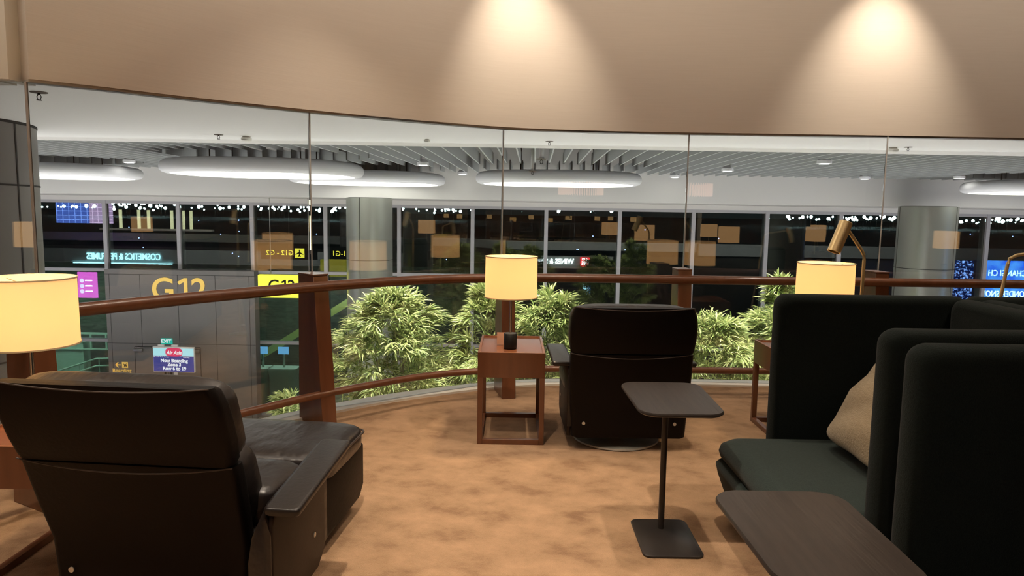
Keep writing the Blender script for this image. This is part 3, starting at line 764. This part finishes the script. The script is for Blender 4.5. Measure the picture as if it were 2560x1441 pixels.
# yellow hanging gate sign
y = thing('hanging_sign', 'bright yellow lightbox sign with black gate number above the handrail', 'sign', (-6.02,18,-.53))
MB().box(-.62,1.0,0,.16,-.30,.30).build('lightbox', M['yellow'], y, bevel=.01, seg=1)
numerals(y, M['signblack'], (-.20,.06,.26), .01, .42, -.008, .003, 'sign_numeral')
for x in (-.3,.7): MB().cyl((x,.08,0), .012, .30, 2.3, 8).build('hanger', M['steel'], y)

# ---------------------------------------------------------------- beyond the facade
struct(MB().box(-700,700,23.9,1500,FZ-.3,FZ-.1).build('ground', M['apron']))
def kiosk(x, label, w=.42):
    o = thing('gate_kiosk', label, 'kiosk', (x,22.5,FZ), 0, 'pale kiosks with blue screens behind the glass')
    r = []
    for z, a, b in ((0,w,.30),(.9,w,.30),(1.1,w+.04,.30),(1.17,w+.05,.28)): r.append([(px,py,z) for px,py in rrect(-a/1,a/1,-b,b,.1,5)])
    MB().loft(r).build('kiosk_body', M['kiosk'], o, smooth=True, auto=50)
    MB().box(-.03,.03,-.02,.04,1.17,1.66).build('screen_post', M['kiosk'], o)
    MB().box(-.17,.17,-.05,-.01,1.62,1.86).build('touch_screen', M['kioskscreen'], o)
    return o
kiosk(-7.50, 'pale kiosk with blue screen behind the glass left of the first exposed post')
kiosk(-8.19, 'kiosk partly hidden by the edge of the grey gate wall', .22)
o = thing('escalator_rail', 'slanting olive green escalator handrail behind the glass', 'handrail')
MB().loft([[(-9.4,23.0,-4.20),(-9.4,23.12,-4.20),(-9.4,23.12,-3.93),(-9.4,23.0,-3.93)],[(-5.2,23.0,-1.55),(-5.2,23.12,-1.55),(-5.2,23.12,-1.28),(-5.2,23.0,-1.28)]]).build('rail_band', M['olive'], o)
struct(MB().box(-17,-1,24.6,24.7,FZ,-.5).build('wall_corridor', pbr('corridor_wall', (.13,.15,.12), .6, col2=(.06,.07,.06), scale=(1.5,1,6), detail=5, dist=2)))
def wrail(x0, x1, y, z0, z1, label):
    o = thing('metal_railing', label, 'railing', ((x0+x1)/2, y, z0), 0, 'pale green railings behind the left windows')
    w = (x1-x0)/2; h_ = z1-z0
    m = MB(); m.box(-w,w,-.03,.03,h_-.06,h_); m.box(-w,w,-.03,.03,h_*.5,h_*.5+.04); m.box(-w,w,-.03,.03,.0,.04); m.build('rail', M['mint'], o)
    n = 7; m = MB()
    for k in range(n): xx = -w+2*w*k/(n-1); m.box(xx-.025,xx+.025,-.025,.025,0,h_)
    m.build('baluster', M['mint'], o); return o
wrail(-16.6,-13.4,23.5,-3.45,-2.85,'pale green railing between the left lamp shade and the grey gate wall')
o = thing('handrail', 'sloping pale green stair handrails behind the left window', 'stair rail')
m = MB()
for dz in (0,-.25): m.tube([(-16.5,23.3,-4.5+dz),(-14.2,23.3,-3.72+dz),(-13.3,23.3,-3.68+dz)], .03, 8)
for k in range(7): m.box(-16.2+.35*k-.015,-16.2+.35*k+.015,23.29,23.31,FZ,-4.42+.12*k)
m.build('stair_bar', M['mint'], o)
tag(MB().box(-15.7,-14.75,23.5,23.9,FZ,-3.2).build('green_pillar', M['mint']), 'mint green pillar glowing beside the left lamp shade', 'pillar')
tag(MB().loft([[(-15.2,28,-2.5),(-15.2,29,-2.5),(-15.2,29,-2.2),(-15.2,28,-2.2)],[(-12.5,28,-2.9),(-12.5,29,-2.9),(-12.5,29,-1.9),(-12.5,28,-1.9)]]).build('aircraft_nose', pbr('maroon_body', (.20,.02,.03), .4)),
    'dark red vehicle body outside beyond the left window', 'vehicle')
# airfield lights on the horizon
spans = [(95,250,512,523,14),(270,445,503,527,40),(455,625,512,526,14),(640,800,515,532,28),(825,880,517,534,8),(992,1185,520,534,20),(1920,2090,539,552,20),(2106,2240,537,553,26),(2370,2455,545,560,14),(2475,2560,543,562,20),(1380,1540,525,533,6)]
sizes = []
for rr in (.40,.55,.7,.95):
    vs, fs = superell(rr,rr,rr,1,1,8,5)
    m = MB().add(vs, fs).cyl((0,0,0), .06, -11, -rr, 5)
    me = bpy.data.meshes.new('airfield_light'); me.from_pydata(m.v, [], m.f)
    me.materials.append(M['flood']); me.materials.append(M['void'])
    for pl_ in me.polygons: pl_.material_index = 1 if pl_.index >= len(fs) else 0
    sizes.append(me)
placed = []
for x0, x1, y0, y1, n in spans:
    for k in range(n):
        for tr in range(30):
            px = random.uniform(x0,x1); py = random.triangular(y0,y1,(y0+y1)/2); Yf = random.choice((380,400,420,440,460,480))
            a = (px-1280)/F; b = -(py-720.5)/F; d = fwd + Rv*a + Uv*b; t = Yf/d.y
            P = Vector((0,0,1.5)) + d*t
            if all((P-q).length > 2.1 for q in placed): break
        placed.append(P)
        o = bpy.data.objects.new('airfield_light', random.choice(sizes)); COL.objects.link(o); o.location = P
        tag(o, 'tiny white floodlight in the glittering row across the dark airfield', 'floodlight', 'floodlights along the dark horizon')
bm_ = None
for k in range(26):
    px = random.uniform(100,2540); py = random.uniform(550,665)
    a = (px-1280)/F; b = -(py-720.5)/F; d = fwd + Rv*a + Uv*b; t = (FZ+.3-1.5)/d.z
    if d.y*t > 400 or d.y*t < 25: continue
    P = Vector((0,0,1.5)) + d*t
    if bm_ is None:
        bm_ = MB().add(*superell(.08,.08,.08,1,1,8,5)).build('taxiway_light', M['blueL'], smooth=True)
        tag(bm_, 'tiny blue taxiway light on the dark apron outside', 'taxiway light', 'blue taxiway lights outside'); o = bm_
    else: o = bm_.copy(); COL.objects.link(o)
    sc = d.y*t/110; o.scale = (sc,sc,sc); o.location = P

# ---------------------------------------------------------------- bamboo
def bamboo(cx, cy, r, top, bottom, n, label, seed, spread=1.0):
    rnd = random.Random(seed)
    o = thing('bamboo_plant', label, 'bamboo', (cx,cy,FZ), 0, 'bamboo plants growing up from the concourse')
    m = MB()
    for k in range(12):
        a = rnd.uniform(0,2*PI); q = rnd.uniform(.05,.35)*r; x, y_ = q*math.cos(a), q*math.sin(a)
        h_ = (top-FZ)*rnd.uniform(.7,.93); lx, ly = rnd.uniform(-.3,.3)*r, rnd.uniform(-.25,.25)*r
        m.tube([(x,y_,0),(x+lx*.3,y_+ly*.3,h_*.5),(x+lx,y_+ly,h_*.85),(x+lx*1.7,y_+ly*1.7,h_)], [.022,.018,.012,.004], 6)
    m.build('stem', M['stem'], o, smooth=True)
    vs = []; fs = []
    H = top-bottom
    def leaf(p, d, L_, w):
        d = d.normalized(); side = d.cross(Vector((rnd.uniform(-.5,.5),rnd.uniform(-.5,.5),1))).normalized()
        g = Vector((0,0,-1)); nrm = side.cross(d)
        n0 = len(vs); p1 = p + d*L_*.38 + g*L_*.03; p2 = p + d*L_*.75 + g*L_*.14; p3 = p + d*L_*1.0 + g*L_*.30
        vs.extend([tuple(p), tuple(p1+side*w), tuple(p1-side*w), tuple(p2+side*w*.7), tuple(p2-side*w*.7), tuple(p3), tuple(p1-nrm*w*.5), tuple(p2-nrm*w*.35)])
        fs.extend([(n0,n0+1,n0+6),(n0,n0+6,n0+2),(n0+1,n0+3,n0+7,n0+6),(n0+6,n0+7,n0+4,n0+2),(n0+3,n0+5,n0+7),(n0+7,n0+5,n0+4)])
    nb = n//11
    for k in range(nb):
        z = rnd.betavariate(1.3,1.0); a = rnd.uniform(0,2*PI)
        prof = (math.sin(min(1,(1.03-z)*2.1)*PI/2))**.75 * (1+.20*math.sin(3*a+z*7+seed)+.12*math.sin(7*z*3+a*2))
        q = r*prof*rnd.uniform(.55,1.12)
        tip = Vector((q*math.cos(a), q*math.sin(a), bottom-FZ+z*H + rnd.uniform(-.05,.10)))
        root = Vector((q*.25*math.cos(a), q*.25*math.sin(a), tip.z - rnd.uniform(.1,.45)*r))
        br = (tip-root); outw = br.normalized()
        for t_ in range(rnd.randint(8,13)):
            f_ = rnd.uniform(.35,1.0)**.7
            c = root + br*f_ + Vector((rnd.gauss(0,.05),rnd.gauss(0,.05),rnd.gauss(0,.04)))*r
            c.z += -.10*r*(f_-.6)**2
            for j in range(rnd.randint(4,7)):
                d = outw*rnd.uniform(.5,1.2) + Vector((rnd.uniform(-1,1),rnd.uniform(-1,1),rnd.uniform(-.55,.35)))*.85
                leaf(c + d*.03, d, rnd.uniform(.19,.33), rnd.uniform(.011,.018))
    mm = MB(); mm.v = vs; mm.f = fs
    me = bpy.data.meshes.new('foliage'); me.from_pydata(vs, [], fs); me.materials.append(M['leaf'])
    f = bpy.data.objects.new('foliage', me); COL.objects.link(f); f.parent = o
    return o
bamboo(-2.15,12.5,1.22,.0,-3.3,2700,'full bright bamboo between the thick left post and the central side table',1)
bamboo(-.45,12.6,.62,.10,-3.2,1100,'slimmer bamboo just left of and behind the central lit lamp',2)
bamboo(.72,12.5,.80,-.02,-3.1,1500,'bamboo between the central lamp and the central recliner',3)
bamboo(3.75,12.6,1.10,-.46,-3.0,2000,'low bamboo just right of the central recliner back',5)
bamboo(5.15,12.9,.78,.25,-3.0,1400,'taller bamboo behind the lit lamp of the green sofa',6)
bamboo(-3.9,12.3,.52,-1.9,-3.2,420,'small bamboo sprays peeking out left of the thick left post',9)

# ---------------------------------------------------------------- lounge front seen mirrored in the facade
struct(MB().box(9.6,32,6.1,6.3,-.6,0.02).build('wall_slab_right', M['fascia']))
q = offset(full, .095); rings = [[(a.x,a.y,-.42),(a.x,a.y,-.01),(b.x,b.y,-.01),(b.x,b.y,-.42)] for a, b in zip(offset(full,.0), q)]
struct(MB().loft(rings).build('trim_5', M['fascia']))
struct(MB().box(-32,-9,3.6,3.75,-.42,.02).build('trim_6', M['fascia']))
struct(MB().box(-32,-2.7,3.40,3.55,-.72,-.42).box(-2.7,32,5.75,5.9,-.72,-.42).build('trim_7', M['darkfascia']))
struct(MB().box(-32,-5,6.1,6.25,-1.45,-.72).build('wall_shopfront_left', M['fascia']))
struct(MB().box(-.5,5.2,6.15,6.30,-1.35,-.72).build('wall_shopfront', M['fascia']))
struct(MB().box(-32,32,1.0,1.2,FZ,-.72).build('wall_shop_back', M['shopin']))
RB = (PI/2,0,PI)
def sign(name, loc, label, items):
    o = thing(name, label, 'sign', loc)
    for it in items: it(o)
    return o
sign('shop_sign', (-20.1,6.26,-1.12), 'cyan lit shop name letters mirrored in the left windows above the gate wall', [
    lambda o: text_obj('lettering', 'COSMETICS & PERFUMES', .47, M['cyanglow'], o, (0,.03,0), RB, .02, .004, sx=.74),
    lambda o: MB().box(-2.6,2.5,0,.06,-.36,-.31).build('light_strip', M['cyanglow'], o)])
sign('shop_sign', (2.35,6.31,-1.0), 'white lit shop name letters mirrored beside the central lamp shade', [
    lambda o: text_obj('lettering', 'WINES & SPIRITS', .36, M['whiteglow'], o, (-.35,.02,0), RB, .02, .006, sx=.88)])
sign('shop_sign', (3.75,6.31,-1.02), 'small square red lit sign mirrored in the window above the central recliner', [
    lambda o: MB().box(-.24,.24,0,.05,-.24,.24).build('sign_box', M['redglow'], o),
    lambda o: text_obj('lettering', 'LOTTE', .14, M['whiteglow'], o, (0,.056,.14), RB, .004, .002, sx=.8),
    lambda o: text_obj('lettering', 'DFS', .28, M['whiteglow'], o, (0,.056,-.06), RB, .004, .006, sx=.8)])
def way(loc, label, w, txt, sz, plane=False):
    o = thing('wayfinding_sign', label, 'sign', loc, 0, 'black hanging wayfinding signs mirrored in the facade')
    MB().box(-w/2,w/2,-.1,0,-.30,.30).build('sign_panel', M['signblack'], o)
    if plane:
        text_obj('lettering', txt, .33, M['yl'], o, (-.42,.006,0), RB, .003, .002)
        MB().box(.28,.72,0,.01,-.22,.22, Matrix.Translation((-.0,0,0))).build('symbol_plate', M['yl'], o)
        plane_mb(Matrix.Translation((.50,.03,0)), .42).build('aeroplane_symbol', M['signblack'], o)
    else:
        text_obj('lettering', txt, .33, M['yl'], o, (0,.006,0), RB, .003, .002)
    MB().cyl((0,-.05,0), .015, .3, 2.9, 8).build('hanger', M['steel'], o)
    return o
way((-10.35,10,-.55), 'black hanging sign with yellow aeroplane and gate range, mirrored left of the round column', 2.6, 'G12 - G2', .3, True)
way((-7.9,10,-.55), 'black hanging sign with yellow gate range mirrored against the round column', 1.3, 'G1-G1', .3)
def noise_screen(name, c1, c2, scale, st, lo=.45, hi=.6, bg=None):
    m, nt, out = newmat(name); e = nt.nodes.new('ShaderNodeEmission'); e.inputs[1].default_value = st
    tc = nt.nodes.new('ShaderNodeTexCoord'); n = nt.nodes.new('ShaderNodeTexNoise'); n.inputs['Scale'].default_value = scale; n.inputs['Detail'].default_value = 5
    cr = nt.nodes.new('ShaderNodeValToRGB'); cr.color_ramp.elements[0].position = lo; cr.color_ramp.elements[1].position = hi
    cr.color_ramp.elements[0].color = (*c1,1); cr.color_ramp.elements[1].color = (*c2,1)
    L(nt, tc, 'Object', n, 'Vector'); L(nt, n, 'Fac', cr, 0); L(nt, cr, 0, e, 0); L(nt, e, 0, out, 0); return m
o = thing('led_screen', 'bright blue advertising screen mirrored at the right edge above the sofas', 'screen', (25.6,6.2,-1.56))
MB().box(-1.15,1.15,0,.08,-1.1,1.0).build('screen_face', noise_screen('led_blue', (.005,.06,.75), (.10,.45,1), 1.6, 7.0, .3, .75), o)
text_obj('lettering', 'CHANGI CH', .42, M['whiteblue'] if 'whiteblue' in M else emit('led_text', (.45,.95,1), 13), o, (0,.085,.30), RB, .004, .004, sx=.85)
text_obj('lettering', 'WONDER SNOW', .44, emit('led_text_low', (.55,.95,1), 13), o, (0,.085,-.78), RB, .004, .006, sx=.8, shear=.1)
o = thing('led_screen', 'blue speckled light screen mirrored right of the second round column', 'screen', (23.0,6.2,-1.64))
MB().box(-.85,.85,0,.08,-1.0,1.0).build('screen_face', noise_screen('led_speckle', (.0,.003,.03), (.20,.40,1), 9, 9, .50, .66), o)
o = thing('led_screen', 'magenta information screen mirrored beside the left lamp shade', 'screen', (-22.0,6.3,-2.6))
MB().box(-.50,.50,0,.06,-.68,.66).build('screen_face', emit('led_magenta', (.85,.10,.75), 9), o)
for k in range(3):
    MB().add(*superell(.11,.01,.11,1,1,20,8), Matrix.Translation((-.28,.07,.22-.28*k))).build('screen_icon', emit('icon_glow%d'%k, (.75,.6,1), 12), o)
    MB().box(-.12,.25,.06,.068,.20-.28*k,.26-.28*k).build('text_line', M['whiteglow'], o)
o = thing('led_screen', 'small pale blue display mirrored right of the red sign', 'screen', (3.98,5.2,-2.35))
MB().box(-.20,.20,0,.06,-.45,.45).build('screen_face', noise_screen('led_pale', (.02,.15,.6), (.4,.85,1), 5, 9), o)
# shophouse mural + lit colonnade at lounge level, far left
def mural_mat(name, c1, c2, sx, sz, st):
    m, nt, out = newmat(name); e = nt.nodes.new('ShaderNodeEmission'); e.inputs[1].default_value = st
    tc = nt.nodes.new('ShaderNodeTexCoord'); mp = nt.nodes.new('ShaderNodeMapping'); mp.inputs['Rotation'].default_value = (PI/2,0,0)
    b = nt.nodes.new('ShaderNodeTexBrick'); b.inputs['Color1'].default_value = (*c1,1); b.inputs['Color2'].default_value = (*c1,1); b.inputs['Mortar'].default_value = (*c2,1)
    b.inputs['Scale'].default_value = sx; b.inputs['Mortar Size'].default_value = .028; b.offset = 0; b.inputs['Brick Width'].default_value = .5; b.inputs['Row Height'].default_value = sz
    L(nt, tc, 'Object', mp, 0); L(nt, mp, 0, b, 0); L(nt, b, 0, e, 0); L(nt, e, 0, out, 0); return m
o = thing('mural_screen', 'pink and blue shophouse picture screen mirrored in the leftmost windows', 'screen', (-21.9,6.2,1.2))
MB().box(.12,1.30,0,.05,-.62,.62).build('screen_face', mural_mat('mural_pink', (.34,.24,.42), (.75,.55,.85), 1.8, .35, 6), o)
MB().box(-1.6,.10,0,.05,-.62,.62).build('screen_face', mural_mat('mural_blue', (.05,.10,.42), (.20,.35,1), 1.6, .35, 6), o)
o = thing('display_shelf', 'row of pale lit columns of an upstairs shop mirrored above the gate wall', 'shop display', (-18.4,6.0,.3))
MB().box(-2.9,2.9,0,.25,-.05,.05).build('ledge', M['kerb'], o)
for x in (-1.9,-.95,-.45,.75,1.05,1.35,1.75): MB().box(x-.06,x+.06,0,.1,.05,1.0).build('light_strip', emit('strip%g'%x, (.95,.95,.55), 4), o)
for x in (-2.3,-1.7,-.9,-.3,.3,1.2): MB().box(x-.2,x+.2,0,.1,1.32,1.45).build('lit_panel', emit('panel%g'%x, (1,1,.55), 9), o)

# ---------------------------------------------------------------- back part of the lounge (mirrored in the glass)
def drum(loc, label):
    o = thing('pendant_lamp', label, 'pendant lamp', loc, 0, 'ribbed drum pendants mirrored in the glass')
    m = MB(); n = 56
    for k in range(n):
        a = 2*PI*k/n; m.box(-.010,.010,.54,.56,-.15,.15, Matrix.Rotation(a,4,'Z'))
    m.build('ribbed_shade', emit('pendant_rib', (1,.55,.38), 1.9), o) if 'rib' not in M else None
    MB().cyl((0,0,0), .006, .15, 3.9-loc[2], 8).build('cord', M['gap'], o)
    return o
for k, (x, y_) in enumerate(((-3.6,-5.2),(.8,-5.4),(3.6,-5.0),(-7.0,-4.6))):
    drum((x,y_,2.1), ['left ','second ','third ','far left '][k] + 'ribbed drum pendant hanging behind the camera')
bk = [(-3.4,-2.2,.6),(-5.2,-.2,.6),(3.6,-2.6,.6),(1.2,-4.2,.6),(-1.6,-4.6,.6),(5.2,-1.0,.6),(3.3,.3,.6),(-4.6,-5.8,.6),(6.5,-4.4,.6),(7.0,1.5,.6)]
for k, (x,y_,z) in enumerate(bk):
    o = thing('table_lamp', 'lit drum shade lamp standing in the back of the lounge, mirrored in the glass', 'table lamp', (x,y_,z+.1), 0, 'drum shade lamps in the back of the lounge')
    R_ = .17
    MB().lathe([(.04,0),(.044,.004),(.044,.098),(.041,.102)], n=20).build('lamp_base', M['blackbase'], o)
    MB().cyl((0,0,0), .0075, .102, .36, 8).build('lamp_stem', M['brass'], o)
    MB().lathe([(R_+.003,.345),(R_,.612),(R_-.004,.612),(R_-.002,.345),(R_+.003,.345)], n=32, cap=False).build('lamp_shade', emit('far_shade%d'%k, (1,.55,.22), 1.5), o)
    t = thing('side_table', 'mahogany side table in the back of the lounge under a lamp', 'side table', (x,y_,0), 0, 'side tables in the back of the lounge')
    MB().box(-.21,.21,-.30,.30,.52,.70).build('tabletop', M['wood'], t)
    for sx in (-.19,.19):
        for sy in (-.28,.28): MB().box(sx-.017,sx+.017,sy-.017,sy+.017,0,.52).build('leg', M['wood'], t)

# ---------------------------------------------------------------- lights
def spot(name, loc, tgt, power, col, ang=70, blend=.8, r=.04):
    l = bpy.data.lights.new(name, 'SPOT'); l.energy = power; l.color = col; l.spot_size = math.radians(ang); l.spot_blend = blend; l.shadow_soft_size = r
    o = bpy.data.objects.new(name, l); COL.objects.link(o); o.location = loc
    o.rotation_euler = (Vector(tgt)-Vector(loc)).to_track_quat('-Z','Y').to_euler(); return o
def area(name, loc, sx, sy, power, col, rot=(0,0,0)):
    l = bpy.data.lights.new(name, 'AREA'); l.energy = power; l.color = col; l.shape = 'RECTANGLE'; l.size = sx; l.size_y = sy
    o = bpy.data.objects.new(name, l); COL.objects.link(o); o.location = loc; o.rotation_euler = rot; return o
WARM = (1,.84,.68)
spot('wall_washer', (.10,5.30,3.90), (.10,5.80,2.6), 150, WARM, 62, 1)
spot('wall_washer', (3.05,5.42,3.90), (3.05,5.88,2.6), 190, WARM, 64, 1)
spot('wall_washer', (6.0,5.4,3.90), (6.0,5.85,2.6), 100, WARM, 66, 1)
for x, y_, pw in ((-.45,2.25,330),(1.05,3.75,170),(.45,.6,150),(2.6,2.2,90),(-2.2,1.3,200),(-.8,4.3,110),(-.4,-2.5,200),(3,-2.5,150),(-4,-2.5,150)):
    spot('ceiling_downlight', (x,y_,3.88), (x,y_,0), pw*1.2, (1,.85,.68), 80, .8, .045)
# unseen fill strips added above to brighten the pale board and beige wall
area('wall_fill', (-3.1,2.9,3.86), 1.2, .25, 14, (1,.90,.78), (math.radians(28),0,0))
for x, y_, rz in ((-1.9,3.3,.85),(-.5,4.6,.5),(1.4,5.0,0),(3.8,5.0,0),(6.2,5.0,0)):
    area('wall_fill', (x,y_,3.86), 2.0, .25, 10, (1,.86,.72), (math.radians(28),0,rz))
area('ceiling_fill', (0,-1.0,3.2), 6, 3.0, 34, (1,.84,.68), (PI,0,0))  # unseen fill added to raise the lounge ambient
for x, y_ in [q for q in dlk if q[1] < 16 and -7.5 < q[0] < 9]: spot('downlight_beam', (x,y_,2.385), (x,y_,-5), 420, (1,.99,.95), 120, .6, .08)
for x, pw in ((-2.1,1500),(-.4,800),(.9,900),(3.7,1500),(5.2,900)):
    spot('plant_spot', (x,11.5,2.38), (x,12.5,-1.4), pw, (1,.98,.84), 74, .6, .06)
area('corridor_light', (-7,22.6,-.6), 4, .8, 90, (.9,1,.93))
area('corridor_light', (-15,22.6,-.6), 3, .8, 110, (.9,1,.93))
fills = [area('floor_bounce_fill', (0,13.5,-3.6), 40, 6.0, 2300, (1,.99,1), (PI,0,0))]  # unseen fill added in place of light bounced off the concourse floor
fills.append(area('floor_bounce_fill', (-2,8.6,-3.6), 24, 2.0, 270, (1,.94,.85), (PI,0,0)))  # second added bounce fill, warmer, below the near ceiling
fills.append(area('fascia_fill', (0,10.2,2.2), 40, .3, 160, (.95,1,1), (math.radians(-50),0,0)))  # unseen fill added to brighten the lounge slab front
for u in fills: u.visible_camera = False; u.visible_glossy = False
W = bpy.data.worlds.new('night'); SC.world = W; W.use_nodes = True
W.node_tree.nodes['Background'].inputs[0].default_value = (.028,.040,.044,1); W.node_tree.nodes['Background'].inputs[1].default_value = .35

SC.view_settings.view_transform = 'Standard'; SC.view_settings.look = 'None'; SC.view_settings.gamma = 1; SC.view_settings.exposure = 0.0
SC.view_settings.use_curve_mapping = False
c = SC.cycles; c.use_denoising = True; c.max_bounces = 6; c.diffuse_bounces = 4; c.glossy_bounces = 4; c.use_adaptive_sampling = True; c.adaptive_threshold = .08; c.adaptive_min_samples = 24; c.transparent_max_bounces = 14; c.use_light_tree = False; c.sample_clamp_indirect = 6; c.caustics_reflective = False; c.caustics_refractive = False
# small glowing surfaces are seen directly; only lamps, discs and shades are sampled as lights
for m_ in bpy.data.materials:
    if m_.name not in ('disc_diffuser', 'lamp_shade_fabric'):
        m_.cycles.emission_sampling = 'NONE'
